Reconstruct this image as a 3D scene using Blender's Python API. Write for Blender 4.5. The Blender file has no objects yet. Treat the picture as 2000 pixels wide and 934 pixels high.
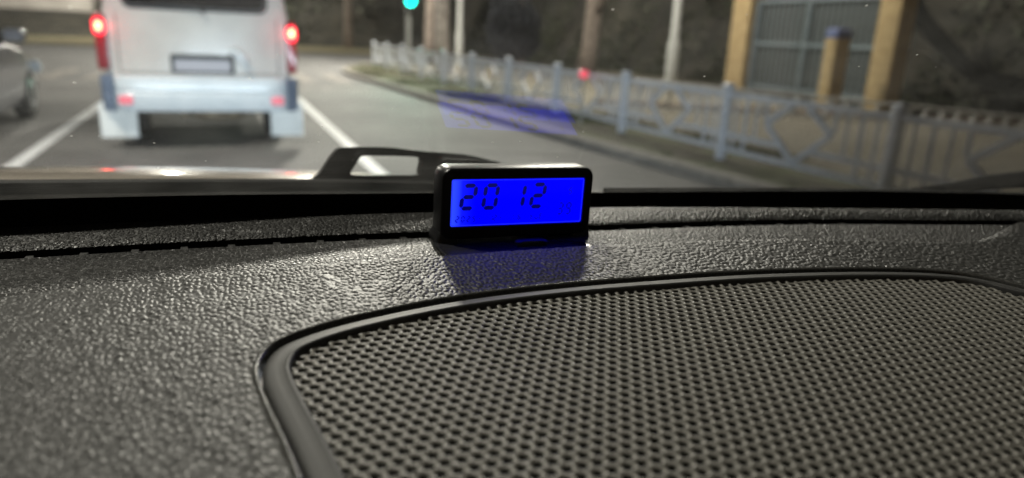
import bpy, bmesh, math, random
import numpy as np
from mathutils import Vector, Matrix
from mathutils.geometry import delaunay_2d_cdt
R = math.radians
random.seed(7); rng = np.random.default_rng(7)
sc = bpy.context.scene
col = sc.collection

# ------------------------------------------------------------------ camera
CAM_H = 1.25
F_PX = 1359.0                                   # focal length in pixels of the 2000 px wide photograph
YAW, PITCH, ROLL = R(22.85), R(16.2), R(2.6)
fw = np.array([math.sin(YAW)*math.cos(PITCH), math.cos(YAW)*math.cos(PITCH), -math.sin(PITCH)])
r0 = np.array([math.cos(YAW), -math.sin(YAW), 0.0]); u0 = np.cross(r0, fw)
rt = math.cos(ROLL)*r0 + math.sin(ROLL)*u0
up = -math.sin(ROLL)*r0 + math.cos(ROLL)*u0
cam = bpy.data.cameras.new('camera'); camo = bpy.data.objects.new('camera', cam); col.objects.link(camo)
camo.matrix_world = Matrix(((rt[0], up[0], -fw[0], 0), (rt[1], up[1], -fw[1], 0), (rt[2], up[2], -fw[2], CAM_H), (0, 0, 0, 1)))
cam.sensor_width = 36; cam.lens = F_PX/2000*36
cam.clip_start = 0.02; cam.clip_end = 1000
cam.dof.use_dof = True; cam.dof.focus_distance = 0.425; cam.dof.aperture_fstop = 4.6
sc.camera = camo

# ------------------------------------------------------------------ night sky, faint sky glow, exposure
w = bpy.data.worlds.new('World'); sc.world = w; w.use_nodes = True
wn = w.node_tree.nodes; wl = w.node_tree.links
bg = wn['Background']
sky = wn.new('ShaderNodeTexSky'); sky.sky_type = 'NISHITA'; sky.sun_disc = False
sky.sun_elevation = R(3); sky.sun_rotation = R(200)
wl.new(sky.outputs[0], bg.inputs[0]); bg.inputs[1].default_value = 0.007
sun = bpy.data.lights.new('sun', 'SUN'); sun.energy = 0.04; sun.angle = R(12); sun.color = (1, .93, .82)
suno = bpy.data.objects.new('sun', sun); col.objects.link(suno)
suno.rotation_euler = (R(50), 0, R(200 - 180))
vs = sc.view_settings; vs.view_transform = 'Standard'; vs.look = 'None'; vs.gamma = 1; vs.use_curve_mapping = False
vs.exposure = 0.22
sc.cycles.use_denoising = True
sc.cycles.max_bounces = 6; sc.cycles.diffuse_bounces = 2; sc.cycles.glossy_bounces = 3; sc.cycles.transparent_max_bounces = 10
sc.cycles.adaptive_threshold = .02
sc.cycles.sample_clamp_indirect = 4.0

# ------------------------------------------------------------------ helpers
def ray(x, y): return fw + rt*((x-1000)/F_PX) - up*((y-467)/F_PX)
def at_z(x, y, z):
    d = ray(x, y); return np.array([0, 0, CAM_H]) + d*((z-CAM_H)/d[2])
def at_y(x, y, Y):
    d = ray(x, y); return np.array([0, 0, CAM_H]) + d*(Y/d[1])
def at_x(x, y, X):
    d = ray(x, y); return np.array([0, 0, CAM_H]) + d*(X/d[0])

class MB:
    def __init__(s): s.v = []; s.f = []
    def add(s, v, f):
        n = len(s.v); s.v += [tuple(map(float, p)) for p in v]; s.f += [tuple(n+i for i in q) for q in f]; return s
    def box(s, c, d, rz=0, bev=0):
        x, y, z = d[0]/2, d[1]/2, d[2]/2
        vs_ = [(-x,-y,-z),(x,-y,-z),(x,y,-z),(-x,y,-z),(-x,-y,z),(x,-y,z),(x,y,z),(-x,y,z)]
        ca, sa = math.cos(rz), math.sin(rz)
        return s.add([(c[0]+p[0]*ca-p[1]*sa, c[1]+p[0]*sa+p[1]*ca, c[2]+p[2]) for p in vs_],
                     [(0,3,2,1),(4,5,6,7),(0,1,5,4),(1,2,6,5),(2,3,7,6),(3,0,4,7)])
    def tube(s, pts, rad, n=10, cap=True):
        pts = [Vector(p) for p in pts]
        if not hasattr(rad, '__len__'): rad = [rad]*len(pts)
        rings = []; prev = None
        for i, p in enumerate(pts):
            t = (pts[min(i+1, len(pts)-1)] - pts[max(i-1, 0)]).normalized()
            a = prev if prev is not None else (Vector((1, 0, 0)) if abs(t.x) < .9 else Vector((0, 1, 0)))
            a = (a - t*a.dot(t)).normalized(); prev = a; b = t.cross(a)
            rings.append([p + (a*math.cos(2*math.pi*k/n) + b*math.sin(2*math.pi*k/n))*rad[i] for k in range(n)])
        return s.loft(rings, cap, cap)
    def loft(s, rings, cap0=True, cap1=True, closed=True):
        n = len(rings[0]); vs_ = [p for r_ in rings for p in r_]; fs = []
        for i in range(len(rings)-1):
            for k in range(n if closed else n-1):
                a = i*n+k; b = i*n+(k+1) % n; fs.append((a, b, b+n, a+n))
        if cap0: fs.append(tuple(reversed(range(n))))
        if cap1: fs.append(tuple((len(rings)-1)*n+k for k in range(n)))
        return s.add(vs_, fs)
    def build(s, name, m, parent=None, smooth=True, ang=40, loc=None):
        me = bpy.data.meshes.new(name); me.from_pydata(s.v, [], s.f); me.validate(); me.update()
        bm = bmesh.new(); bm.from_mesh(me); bmesh.ops.recalc_face_normals(bm, faces=bm.faces); bm.to_mesh(me); bm.free()
        return link(name, me, m, parent, smooth, ang, loc)

def link(name, me, m, parent=None, smooth=True, ang=40, loc=None):
    me.materials.append(m)
    if smooth:
        me.polygons.foreach_set('use_smooth', [True]*len(me.polygons))
        if ang is not None:
            try: me.set_sharp_from_angle(angle=R(ang))
            except Exception: pass
    o = bpy.data.objects.new(name, me); col.objects.link(o)
    if parent is not None: o.parent = parent
    if loc is not None: o.location = loc
    return o
def tag(o, label=None, cat=None, group=None, kind=None):
    if label: o['label'] = label
    if cat: o['category'] = cat
    if group: o['group'] = group
    if kind: o['kind'] = kind
    return o
def empty(name, loc=(0, 0, 0), rz=0, label=None, cat=None, group=None):
    o = bpy.data.objects.new(name, None); col.objects.link(o); o.location = loc; o.rotation_euler.z = rz
    o.empty_display_size = .1
    return tag(o, label, cat, group)
def rrect(w_, h_, r_, n=5):
    """rounded rectangle, w x h centred, counter-clockwise"""
    out = []
    for cx, cy, a0 in ((w_/2-r_, h_/2-r_, 0), (-w_/2+r_, h_/2-r_, 90), (-w_/2+r_, -h_/2+r_, 180), (w_/2-r_, -h_/2+r_, 270)):
        for k in range(n+1):
            a = R(a0 + 90*k/n); out.append((cx+r_*math.cos(a), cy+r_*math.sin(a)))
    return out
def catmull(P, n=8, closed=False):
    P = [np.array(p, float) for p in P]; N = len(P); out = []
    for i in range(N if closed else N-1):
        g = lambda k: P[k % N] if closed else P[min(max(k, 0), N-1)]
        a, b, c, d = g(i-1), g(i), g(i+1), g(i+2)
        for k in range(n):
            t = k/n
            out.append(.5*((2*b) + (-a+c)*t + (2*a-5*b+4*c-d)*t*t + (-a+3*b-3*c+d)*t**3))
    if not closed: out.append(P[-1])
    return np.array(out)
def resample(P, step, closed=False):
    P = np.array(P); Q = np.vstack([P, P[:1]]) if closed else P
    s = np.r_[0, np.cumsum(np.linalg.norm(np.diff(Q, axis=0), axis=1))]
    n = max(3, int(s[-1]/step)); t = np.linspace(0, s[-1], n+1)
    if closed: t = t[:-1]
    return np.stack([np.interp(t, s, Q[:, k]) for k in range(Q.shape[1])], 1)

# ------------------------------------------------------------------ materials
def mat(name, base=(.5, .5, .5), rough=.5, metal=0, spec=.5, emit=None, estr=0, coat=0):
    m = bpy.data.materials.new(name); m.use_nodes = True
    b = m.node_tree.nodes['Principled BSDF']
    b.inputs['Base Color'].default_value = (*base, 1); b.inputs['Roughness'].default_value = rough
    b.inputs['Metallic'].default_value = metal; b.inputs['Specular IOR Level'].default_value = spec
    if coat: b.inputs['Coat Weight'].default_value = coat; b.inputs['Coat Roughness'].default_value = .08
    if emit: b.inputs['Emission Color'].default_value = (*emit, 1); b.inputs['Emission Strength'].default_value = estr
    return m
def nodes(m): return m.node_tree.nodes, m.node_tree.links, m.node_tree.nodes['Principled BSDF']
def noisy(m, c1, c2, scale, detail=5, bump=0, bdist=.01, lo=.35, hi=.65, second=None):
    N, L, b = nodes(m)
    tc = N.new('ShaderNodeTexCoord'); nz = N.new('ShaderNodeTexNoise'); nz.inputs['Scale'].default_value = scale; nz.inputs['Detail'].default_value = detail
    L.new(tc.outputs['Object'], nz.inputs['Vector'])
    rp = N.new('ShaderNodeValToRGB'); rp.color_ramp.elements[0].position = lo; rp.color_ramp.elements[1].position = hi
    rp.color_ramp.elements[0].color = (*c1, 1); rp.color_ramp.elements[1].color = (*c2, 1)
    L.new(nz.outputs['Fac'], rp.inputs[0]); out = rp.outputs[0]
    if second:
        sc2, amt = second
        n2 = N.new('ShaderNodeTexNoise'); n2.inputs['Scale'].default_value = sc2; n2.inputs['Detail'].default_value = 3
        L.new(tc.outputs['Object'], n2.inputs['Vector'])
        mr = N.new('ShaderNodeMapRange'); mr.inputs[1].default_value = .3; mr.inputs[2].default_value = .7; mr.inputs[3].default_value = 1-amt; mr.inputs[4].default_value = 1+amt
        L.new(n2.outputs['Fac'], mr.inputs[0])
        mx = N.new('ShaderNodeVectorMath'); mx.operation = 'SCALE'; L.new(out, mx.inputs[0]); L.new(mr.outputs[0], mx.inputs['Scale']); out = mx.outputs[0]
    L.new(out, b.inputs['Base Color'])
    if bump:
        bp = N.new('ShaderNodeBump'); bp.inputs['Strength'].default_value = bump; bp.inputs['Distance'].default_value = bdist
        L.new(nz.outputs['Fac'], bp.inputs['Height']); L.new(bp.outputs[0], b.inputs['Normal'])
    return m

def leather(relief=True):
    m = mat('dash_leather', (.027, .0266, .0248), .4, spec=.42)
    N, L, b = nodes(m)
    tc = N.new('ShaderNodeTexCoord')
    wob = N.new('ShaderNodeTexNoise'); wob.inputs['Scale'].default_value = 160; wob.inputs['Detail'].default_value = 2
    L.new(tc.outputs['Object'], wob.inputs['Vector'])
    ad = N.new('ShaderNodeVectorMath'); ad.operation = 'MULTIPLY_ADD'; ad.inputs[1].default_value = (.0022, .0022, .0022)
    L.new(wob.outputs['Color'], ad.inputs[0]); L.new(tc.outputs['Object'], ad.inputs[2])
    v1 = N.new('ShaderNodeTexVoronoi'); v1.feature = 'DISTANCE_TO_EDGE'; v1.inputs['Scale'].default_value = 320
    L.new(ad.outputs[0], v1.inputs['Vector'])
    mr = N.new('ShaderNodeMapRange'); mr.interpolation_type = 'SMOOTHERSTEP'
    mr.inputs[1].default_value = 0.0; mr.inputs[2].default_value = .30
    L.new(v1.outputs['Distance'], mr.inputs[0])
    v2 = N.new('ShaderNodeTexVoronoi'); v2.feature = 'F1'; v2.inputs['Scale'].default_value = 320
    L.new(ad.outputs[0], v2.inputs['Vector'])
    n2 = N.new('ShaderNodeTexNoise'); n2.inputs['Scale'].default_value = 1300; n2.inputs['Detail'].default_value = 3
    L.new(tc.outputs['Object'], n2.inputs['Vector'])
    n3 = N.new('ShaderNodeTexNoise'); n3.inputs['Scale'].default_value = 90; n3.inputs['Detail'].default_value = 2
    L.new(tc.outputs['Object'], n3.inputs['Vector'])
    def ma(a, k, c):
        q = N.new('ShaderNodeMath'); q.operation = 'MULTIPLY_ADD'; L.new(a, q.inputs[0]); q.inputs[1].default_value = k
        if hasattr(c, 'is_output'): L.new(c, q.inputs[2])
        else: q.inputs[2].default_value = c
        return q.outputs[0]
    if not relief:                                  # relief is modelled: only the fine pores remain
        bp = N.new('ShaderNodeBump'); bp.inputs['Strength'].default_value = .25; bp.inputs['Distance'].default_value = .00006
        L.new(n2.outputs['Fac'], bp.inputs['Height']); L.new(bp.outputs[0], b.inputs['Normal']); b.inputs['Roughness'].default_value = .47; b.inputs['Specular IOR Level'].default_value = .4
        return m
    h = ma(v2.outputs['Distance'], -.45, mr.outputs[0]); h = ma(n2.outputs['Fac'], .16, h); h = ma(n3.outputs['Fac'], .9, h)
    bp = N.new('ShaderNodeBump'); bp.inputs['Strength'].default_value = 1.0; bp.inputs['Distance'].default_value = .0010
    L.new(h, bp.inputs['Height']); L.new(bp.outputs[0], b.inputs['Normal'])
    rr = N.new('ShaderNodeMapRange'); rr.inputs[3].default_value = .5; rr.inputs[4].default_value = .34
    L.new(mr.outputs[0], rr.inputs[0]); L.new(rr.outputs[0], b.inputs['Roughness'])
    return m

def glass_mat():
    """thin pane: clear, with Schlick reflection on each face and a trace of road dust"""
    m = bpy.data.materials.new('windshield_glass'); m.use_nodes = True
    N, L = m.node_tree.nodes, m.node_tree.links; N.clear()
    out = N.new('ShaderNodeOutputMaterial'); tr = N.new('ShaderNodeBsdfTransparent'); gl = N.new('ShaderNodeBsdfGlossy'); gl.inputs['Roughness'].default_value = 0.0
    tr.inputs[0].default_value = (.97, .985, .975, 1)
    lw = N.new('ShaderNodeLayerWeight'); lw.inputs[0].default_value = .5
    pw = N.new('ShaderNodeMath'); pw.operation = 'POWER'; pw.inputs[1].default_value = 5; L.new(lw.outputs['Facing'], pw.inputs[0])
    ma = N.new('ShaderNodeMath'); ma.operation = 'MULTIPLY_ADD'; ma.inputs[1].default_value = .96; ma.inputs[2].default_value = .04; L.new(pw.outputs[0], ma.inputs[0])
    mx = N.new('ShaderNodeMixShader'); L.new(ma.outputs[0], mx.inputs[0]); L.new(tr.outputs[0], mx.inputs[1]); L.new(gl.outputs[0], mx.inputs[2])
    df = N.new('ShaderNodeBsdfTranslucent'); df.inputs[0].default_value = (.8, .8, .78, 1)
    dn = N.new('ShaderNodeBsdfDiffuse'); dn.inputs[0].default_value = (.8, .8, .78, 1)
    dd = N.new('ShaderNodeAddShader'); L.new(df.outputs[0], dd.inputs[0]); L.new(dn.outputs[0], dd.inputs[1])
    tc = N.new('ShaderNodeTexCoord'); nz = N.new('ShaderNodeTexNoise'); nz.inputs['Scale'].default_value = 25; nz.inputs['Detail'].default_value = 6
    L.new(tc.outputs['Object'], nz.inputs['Vector'])
    mr = N.new('ShaderNodeMapRange'); mr.inputs[1].default_value = .35; mr.inputs[2].default_value = .75; mr.inputs[3].default_value = .003; mr.inputs[4].default_value = .017
    L.new(nz.outputs['Fac'], mr.inputs[0])
    vo = N.new('ShaderNodeTexVoronoi'); vo.inputs['Scale'].default_value = 75; L.new(tc.outputs['Object'], vo.inputs['Vector'])
    lt = N.new('ShaderNodeMath'); lt.operation = 'LESS_THAN'; lt.inputs[1].default_value = .055; L.new(vo.outputs['Distance'], lt.inputs[0])
    sx_ = N.new('ShaderNodeSeparateXYZ'); L.new(vo.outputs['Color'], sx_.inputs[0])
    l2 = N.new('ShaderNodeMath'); l2.operation = 'LESS_THAN'; l2.inputs[1].default_value = .16; L.new(sx_.outputs[0], l2.inputs[0])
    sp_m = N.new('ShaderNodeMath'); sp_m.operation = 'MULTIPLY'; L.new(lt.outputs[0], sp_m.inputs[0]); L.new(l2.outputs[0], sp_m.inputs[1])
    ad_m = N.new('ShaderNodeMath'); ad_m.operation = 'MULTIPLY_ADD'; ad_m.inputs[1].default_value = .3; L.new(sp_m.outputs[0], ad_m.inputs[0]); L.new(mr.outputs[0], ad_m.inputs[2])
    m2 = N.new('ShaderNodeMixShader'); L.new(ad_m.outputs[0], m2.inputs[0]); L.new(mx.outputs[0], m2.inputs[1]); L.new(dd.outputs[0], m2.inputs[2])
    L.new(m2.outputs[0], out.inputs[0])
    return m

M = {}
M['leather'] = leather(); M['leatherfine'] = leather(False)
M['lip'] = noisy(mat('moulded_lip', (.05, .05, .047), .24), (.04, .04, .037), (.07, .069, .064), 700, 3, .5, .0003)
M['grille'] = mat('grille_plastic', (.165, .158, .138), .45)
M['trim'] = noisy(mat('trim_plastic', (.03, .03, .028), .58), (.018, .018, .017), (.024, .024, .022), 900, 3, .25, .0002)
M['cloth'] = mat('speaker_cloth', (.002, .002, .002), .95, spec=.05)
M['slot'] = mat('vent_dark', (.004, .004, .004), .8, spec=.2)
M['glass'] = glass_mat()
M['frit'] = mat('frit_black', (.004, .004, .004), .55, spec=.25)
M['wiper'] = mat('wiper_plastic', (.006, .006, .0065), .7, spec=.15)
M['rubber'] = mat('rubber', (.012, .012, .012), .7, spec=.3)
M['cowl'] = noisy(mat('cowl_plastic', (.02, .02, .019), 1.0, spec=.03), (.006, .006, .0055), (.011, .010, .009), 60, 4)
M['hood'] = mat('hood_paint', (.42, .37, .31), .32, metal=.35, coat=1)
M['case'] = mat('clock_plastic', (.008, .008, .009), .36)
M['bezel'] = mat('clock_bezel', (.003, .003, .004), .5, spec=.25)
M['pad'] = mat('clock_pad', (.018, .018, .021), .22)
M['asphalt'] = noisy(mat('asphalt', rough=.75), (.105, .104, .105), (.155, .152, .148), 55, 8, .3, .01, .3, .7, second=(.6, .34))
M['paint'] = noisy(mat('road_paint', rough=.6), (.42, .44, .47), (.72, .74, .76), 14, 6, lo=.3, hi=.5)
M['wornpaint'] = noisy(mat('worn_road_paint', rough=.7), (.11, .105, .10), (.34, .31, .28), 5, 7, lo=.42, hi=.62)
M['kerb'] = noisy(mat('kerb_concrete', rough=.8), (.16, .15, .135), (.25, .23, .20), 8, 5)
M['verge'] = noisy(mat('verge_earth', rough=.95), (.085, .072, .05), (.085, .095, .04), 2.2, 7, .5, .02, .42, .62)
M['footway'] = noisy(mat('footway_asphalt', rough=.85), (.13, .115, .09), (.2, .175, .13), 6, 6)
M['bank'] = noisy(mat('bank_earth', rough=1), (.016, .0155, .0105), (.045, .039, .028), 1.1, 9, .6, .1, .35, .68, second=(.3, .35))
M['tanverge'] = noisy(mat('dry_grass', rough=1), (.20, .155, .075), (.16, .15, .075), .5, 6)
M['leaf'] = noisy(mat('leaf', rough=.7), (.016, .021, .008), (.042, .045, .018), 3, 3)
M['grass'] = noisy(mat('grass_blade', rough=.8), (.06, .085, .025), (.115, .13, .05), 4, 2)
M['bark'] = noisy(mat('bark', rough=.9), (.11, .085, .07), (.27, .22, .185), 9, 8, .8, .03)
M['palebark'] = noisy(mat('pale_bark', rough=.9), (.2, .17, .15), (.4, .36, .32), 7, 8, .8, .03)
M['concrete'] = noisy(mat('grey_pole', rough=.7), (.34, .34, .32), (.45, .45, .43), 12, 4)
M['fence'] = noisy(mat('fence_paint', rough=.45), (.64, .68, .76), (.76, .79, .85), 9, 5)
M['rail'] = noisy(mat('handrail_paint', rough=.45), (.62, .60, .58), (.78, .76, .73), 9, 4)
M['wall'] = noisy(mat('tan_render', rough=.9), (.24, .20, .135), (.34, .29, .20), 2.5, 7, .3, .02)
M['coping'] = noisy(mat('brown_coping', rough=.8), (.085, .042, .02), (.15, .075, .035), 6, 5)
M['pillar'] = noisy(mat('tan_pillar', rough=.85), (.35, .245, .115), (.45, .33, .165), 5, 6, .3, .01)
M['gate'] = noisy(mat('blue_grey_metal', rough=.5), (.12, .155, .18), (.18, .21, .235), 6, 4)
M['mesh'] = mat('gate_infill', (.05, .058, .06), .7)
M['dark_band'] = mat('dark_band_surface', (.004, .0045, .004), .9, spec=.1)
M['vanpaint'] = noisy(mat('van_paint', rough=.35, coat=.6), (.44, .425, .395), (.50, .485, .45), 3, 4)
M['bumper'] = noisy(mat('bumper_paint', rough=.25, coat=.8), (.56, .60, .62), (.64, .67, .68), 4, 4)
M['bumperend'] = mat('bumper_end', (.16, .21, .30), .4)
M['tint'] = mat('tinted_glass', (.012, .012, .014), .08)
M['seal'] = mat('seal', (.02, .02, .02), .6)
M['flap'] = noisy(mat('flap_rubber', rough=.6), (.60, .60, .57), (.70, .70, .67), 6, 4)
M['plate'] = mat('number_plate', (.24, .22, .235), .4)
M['brake'] = mat('brake_lit', (.5, .01, .02), .3, emit=(1, .02, .04), estr=3.5)
M['brakecore'] = mat('brake_bulb', (.8, .2, .1), .3, emit=(1, .55, .22), estr=5)
M['redlens'] = mat('red_lens', (.22, .01, .02), .2)
M['reflector'] = mat('red_reflector', (.85, .10, .14), .25)
M['rust'] = noisy(mat('underbody', rough=.8), (.10, .075, .05), (.24, .19, .13), 12, 6)
M['tyre'] = mat('tyre', (.018, .018, .018), .85)
M['rim'] = mat('rim', (.5, .5, .52), .35, metal=.7)
M['silver'] = mat('silver_paint', (.17, .175, .20), .32, metal=.3, coat=.6)
M['green'] = mat('green_signal', (0, .3, .25), .3, emit=(.0, 1, .72), estr=9)
M['dim'] = mat('dim_signal', (.03, .02, .02), .3)
M['housing'] = mat('signal_housing', (.015, .018, .016), .5)
M['lamp'] = mat('lamp_glow', (1, .95, .85), .4, emit=(1, .9, .72), estr=30)
M['redlamp'] = mat('red_marker_lamp', (.6, .05, .08), .3, emit=(1, .10, .16), estr=.8)
M['plaster'] = noisy(mat('pale_plaster', rough=.9), (.5, .46, .42), (.66, .62, .57), .6, 5)
M['roofing'] = mat('roof_sheet', (.14, .10, .07), .7)

# ================================================================== THE SETTING
def sheet(name, pts, z, m, sub=None):
    me = bpy.data.meshes.new(name); me.from_pydata([(p[0], p[1], z) for p in pts], [], [tuple(range(len(pts)))])
    return tag(link(name, me, m, smooth=False), kind='structure')
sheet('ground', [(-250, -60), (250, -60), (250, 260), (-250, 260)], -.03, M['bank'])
sheet('road', [(-15, -12), (9, -12), (9, 27), (60, 27), (60, 37), (-60, 37), (-60, 23), (-15, 23)], 0, M['asphalt'])
sheet('far_verge', [(-60, 36.6), (70, 36.6), (70, 62), (-60, 62)], .06, M['tanverge'])
KERB = catmull([(4.9, -8), (4.62, 0), (4.36, 3.5), (4.11, 6.0), (3.83, 9.2), (3.5, 15.7), (3.3, 20), (3.7, 23.2), (5.2, 25.4), (8, 26.4), (40, 26.6)], 10)
kb = MB(); rings = []
for i, p in enumerate(KERB):
    t = KERB[min(i+1, len(KERB)-1)] - KERB[max(i-1, 0)]; t /= np.linalg.norm(t); n = np.array([t[1], -t[0]])
    a, b, c = p, p+n*.03, p+n*.16
    rings.append([(a[0], a[1], -.02), (a[0], a[1], .09), (b[0], b[1], .115), (c[0], c[1], .118), (c[0], c[1], -.02)])
kb.loft(rings, False, False, closed=False)
tag(kb.build('kerb', M['kerb'], ang=30), kind='structure')
inner = [tuple(r_[3][:2]) for r_ in rings]
sheet('verge', inner + [(40, 60), (5.7, 60), (5.7, -8)] if False else inner + [(40, 24), (5.75, 24), (5.75, -8)], .104, M['verge'])
sheet('footway', [(5.6, -8), (30, -8), (30, 24.4), (5.6, 24.4)], .108, M['footway'])
# lane lines
lnl = at_z(189, 210, 0)[0]; lnr = at_z(590, 200, 0)[0]
for x_, nm in ((lnl, 'lane_line'), (lnr, 'lane_line')):
    sheet(nm, [(x_-.065, -8), (x_+.065, -8), (x_+.065, 15.4), (x_-.065, 15.4)], .004, M['paint'])
sheet('stop_line', [(lnl, 15.4), (3.3, 15.4), (3.3, 15.75), (lnl, 15.75)], .004, M['wornpaint'])
for i in range(17):
    x_ = -11.5 + i*.88
    sheet('crosswalk_stripe', [(x_, 17.2), (x_+.42, 17.2), (x_+.42, 20.6), (x_, 20.6)], .004, M['wornpaint'])
# banks behind the footway and beyond the junction
def bank_h(x, y):
    s = lambda t: np.clip(t, 0, 1)**2*(3-2*np.clip(t, 0, 1))
    wob = .5*np.sin(x*.7+y*.31)+.35*np.sin(x*1.9-y*1.3)+.22*np.sin(y*3.1+x*.9)
    a = 9*s((x-14.2-.25*wob)/4.5) + 6*s((x-18)/14)
    b = 1.7*s((y-50+.6*wob)/8) + 12*s((y-63+2*wob)/16)
    c = 8*s((y-48-.6*wob)/9)*s((x-3.5)/7)
    return np.maximum(np.maximum(a*s((y+6)/6), b), c) + .12*wob*np.clip((np.maximum(a, c))/3, 0, 1)
gx = np.concatenate([np.arange(-70, 12, 2.5), np.arange(12, 26, .45), np.arange(26, 80, 3)]); gy = np.concatenate([np.arange(-6, 44, .8), np.arange(44, 100, 1.6)])
GX, GY = np.meshgrid(gx, gy); GZ = bank_h(GX, GY) - .06
nx, ny = len(gx), len(gy)
V = np.stack([GX.ravel(), GY.ravel(), GZ.ravel()], 1)
Fq = [(j*nx+i, j*nx+i+1, (j+1)*nx+i+1, (j+1)*nx+i) for j in range(ny-1) for i in range(nx-1) if max(GZ[j, i], GZ[j+1, i+1], GZ[j, i+1], GZ[j+1, i]) > .0]
me = bpy.data.meshes.new('bank'); me.from_pydata(V.tolist(), [], Fq)
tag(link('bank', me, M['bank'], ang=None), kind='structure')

def quads(centers, sizes, name, m, parent=None, kind=None, flat=.0):
    n = len(centers); a = rng.normal(size=(n, 3)); a[:, 2] *= (1-flat); a /= np.linalg.norm(a, axis=1)[:, None]
    b = rng.normal(size=(n, 3)); b -= a*(a*b).sum(1)[:, None]; b /= np.linalg.norm(b, axis=1)[:, None]
    s = sizes[:, None]; c = centers
    P = np.stack([c-a*s, c+b*s*.45, c+a*s, c-b*s*.45], 1).reshape(-1, 3)
    me = bpy.data.meshes.new(name); me.from_pydata(P.tolist(), [], [(4*i, 4*i+1, 4*i+2, 4*i+3) for i in range(n)])
    o = link(name, me, m, parent, smooth=False)
    if kind: o['kind'] = kind
    return o
# undergrowth on the banks
cx_ = rng.uniform(14, 20, 26000); cy_ = rng.uniform(2, 46, 26000)
dens = np.sin(cx_*1.3+1)+np.sin(cy_*.8)+np.sin(cx_*.6+cy_*1.7)+rng.normal(size=26000)*.5
kp = dens > .3; cx_, cy_ = cx_[kp], cy_[kp]
C = np.stack([cx_, cy_, bank_h(cx_, cy_)+np.abs(rng.normal(size=len(cx_)))*.22], 1)
fx = rng.uniform(-30, 24, 14000); fy = rng.uniform(50, 66, 14000); kq = (np.sin(fx*.5)+np.sin(fy*.7+fx)+rng.normal(size=14000)*.5 > .2)
C2 = np.stack([fx[kq], fy[kq], bank_h(fx[kq], fy[kq])+np.abs(rng.normal(size=kq.sum()))*.5], 1)
C2 = C2[C2[:, 0] > 2]
CC = np.vstack([C, C2])
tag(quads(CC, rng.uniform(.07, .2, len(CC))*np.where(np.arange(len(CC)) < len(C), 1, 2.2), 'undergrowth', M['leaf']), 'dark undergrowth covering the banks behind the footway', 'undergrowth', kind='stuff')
# grass on the verge along the fence
gxp = rng.uniform(3.4, 5.8, 60000); gyp = rng.uniform(2.5, 24, 60000)
kx = np.interp(gyp, [p[1] for p in inner][:70], [p[0] for p in inner][:70])
dn = np.sin(gxp*2.3+gyp*.9)+np.sin(gyp*1.9+2)+np.sin(gyp*.55+gxp*3)+rng.normal(size=60000)*.4
kp = (gxp > kx+.05) & (dn > .7); gxp, gyp = gxp[kp], gyp[kp]; n = len(gxp)
an = rng.uniform(0, 2*math.pi, n); hh = rng.uniform(.03, .10, n); lean = rng.normal(size=(n, 2))*.03; wd = rng.uniform(.004, .009, n)
P = np.empty((n, 3, 3)); P[:, 0] = np.stack([gxp-np.cos(an)*wd, gyp-np.sin(an)*wd, np.full(n, .1)], 1); P[:, 1] = np.stack([gxp+np.cos(an)*wd, gyp+np.sin(an)*wd, np.full(n, .1)], 1)
P[:, 2] = np.stack([gxp+lean[:, 0], gyp+lean[:, 1], .1+hh], 1)
me = bpy.data.meshes.new('grass'); me.from_pydata(P.reshape(-1, 3).tolist(), [], [(3*i, 3*i+1, 3*i+2) for i in range(n)])
tag(link('grass', me, M['grass'], smooth=False), 'short patchy grass between the kerb and the white fence', 'grass', kind='stuff')

# ================================================================== STREET LAMPS (poles in view, and unseen ones added for light)
def street_lamp(loc, arm, h, power, label, r_=.085, light_col=(1, .93, .82), cone=178, blend=.25):
    t = empty('street_lamp', loc, 0, label, 'street lamp', 'street lamps along the footway')
    MB().tube([(0, 0, -.05), (0, 0, 1.2), (0, 0, 1.25), (0, 0, h)], [r_*1.45, r_*1.4, r_, r_*.6], 14).build('pole', M['concrete'], t)
    ax, ay = arm
    MB().tube([(0, 0, h-.05), (ax*.3, ay*.3, h+.35), (ax, ay, h+.5)], [.05, .045, .04], 10).build('arm', M['concrete'], t)
    hd = MB(); hd.loft([[(ax+(-.45+.9*k/4)*1.0, ay+q[0]*s_, h+.5+.03+q[1]*s_*.5) for q in rrect(.32, .2, .08, 3)] for k, s_ in enumerate((.5, .9, 1, .9, .5))])
    hd.build('lamp_head', M['concrete'], t)
    MB().loft([[(ax+x_, ay+y_, h+.44) for x_, y_ in rrect(.6, .22, .08)], [(ax+x_*.9, ay+y_*.9, h+.42) for x_, y_ in rrect(.6, .22, .08)]]).build('lens', M['lamp'], t)
    L_ = bpy.data.lights.new('street_lamp_light', 'SPOT'); L_.energy = power; L_.color = light_col; L_.spot_size = R(cone); L_.spot_blend = blend; L_.shadow_soft_size = .45
    lo = bpy.data.objects.new('street_lamp_light', L_); col.objects.link(lo); lo.parent = t; lo.location = (ax, ay, h+.36)
    return t
pA = at_y(898, 60, 24); pB = at_y(1319, 60, 15)
street_lamp((pA[0], 24, .1), (-3.6, -.5), 7.6, 11000, 'slim grey street lamp pole beside the brown tree trunk')
street_lamp((pB[0], 15, .1), (-2.4, -.6), 7.0, 3000, 'pale street lamp pole standing left of the gate pillars', r_=.10)
street_lamp((.7, 51, .06), (-3.4, 1.5), 8.5, 10000, 'unseen street lamp behind the white van, added to light the far verge')  # added unseen lamp that brightens the far verge and building
street_lamp((-6.4, 3.4, 0), (3.4, .6), 8.0, 4000, 'unseen street lamp across the road, placed to light the dashboard', cone=88, blend=.7)  # unseen lamp placed outside the view; its narrow cone lights the dashboard

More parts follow.
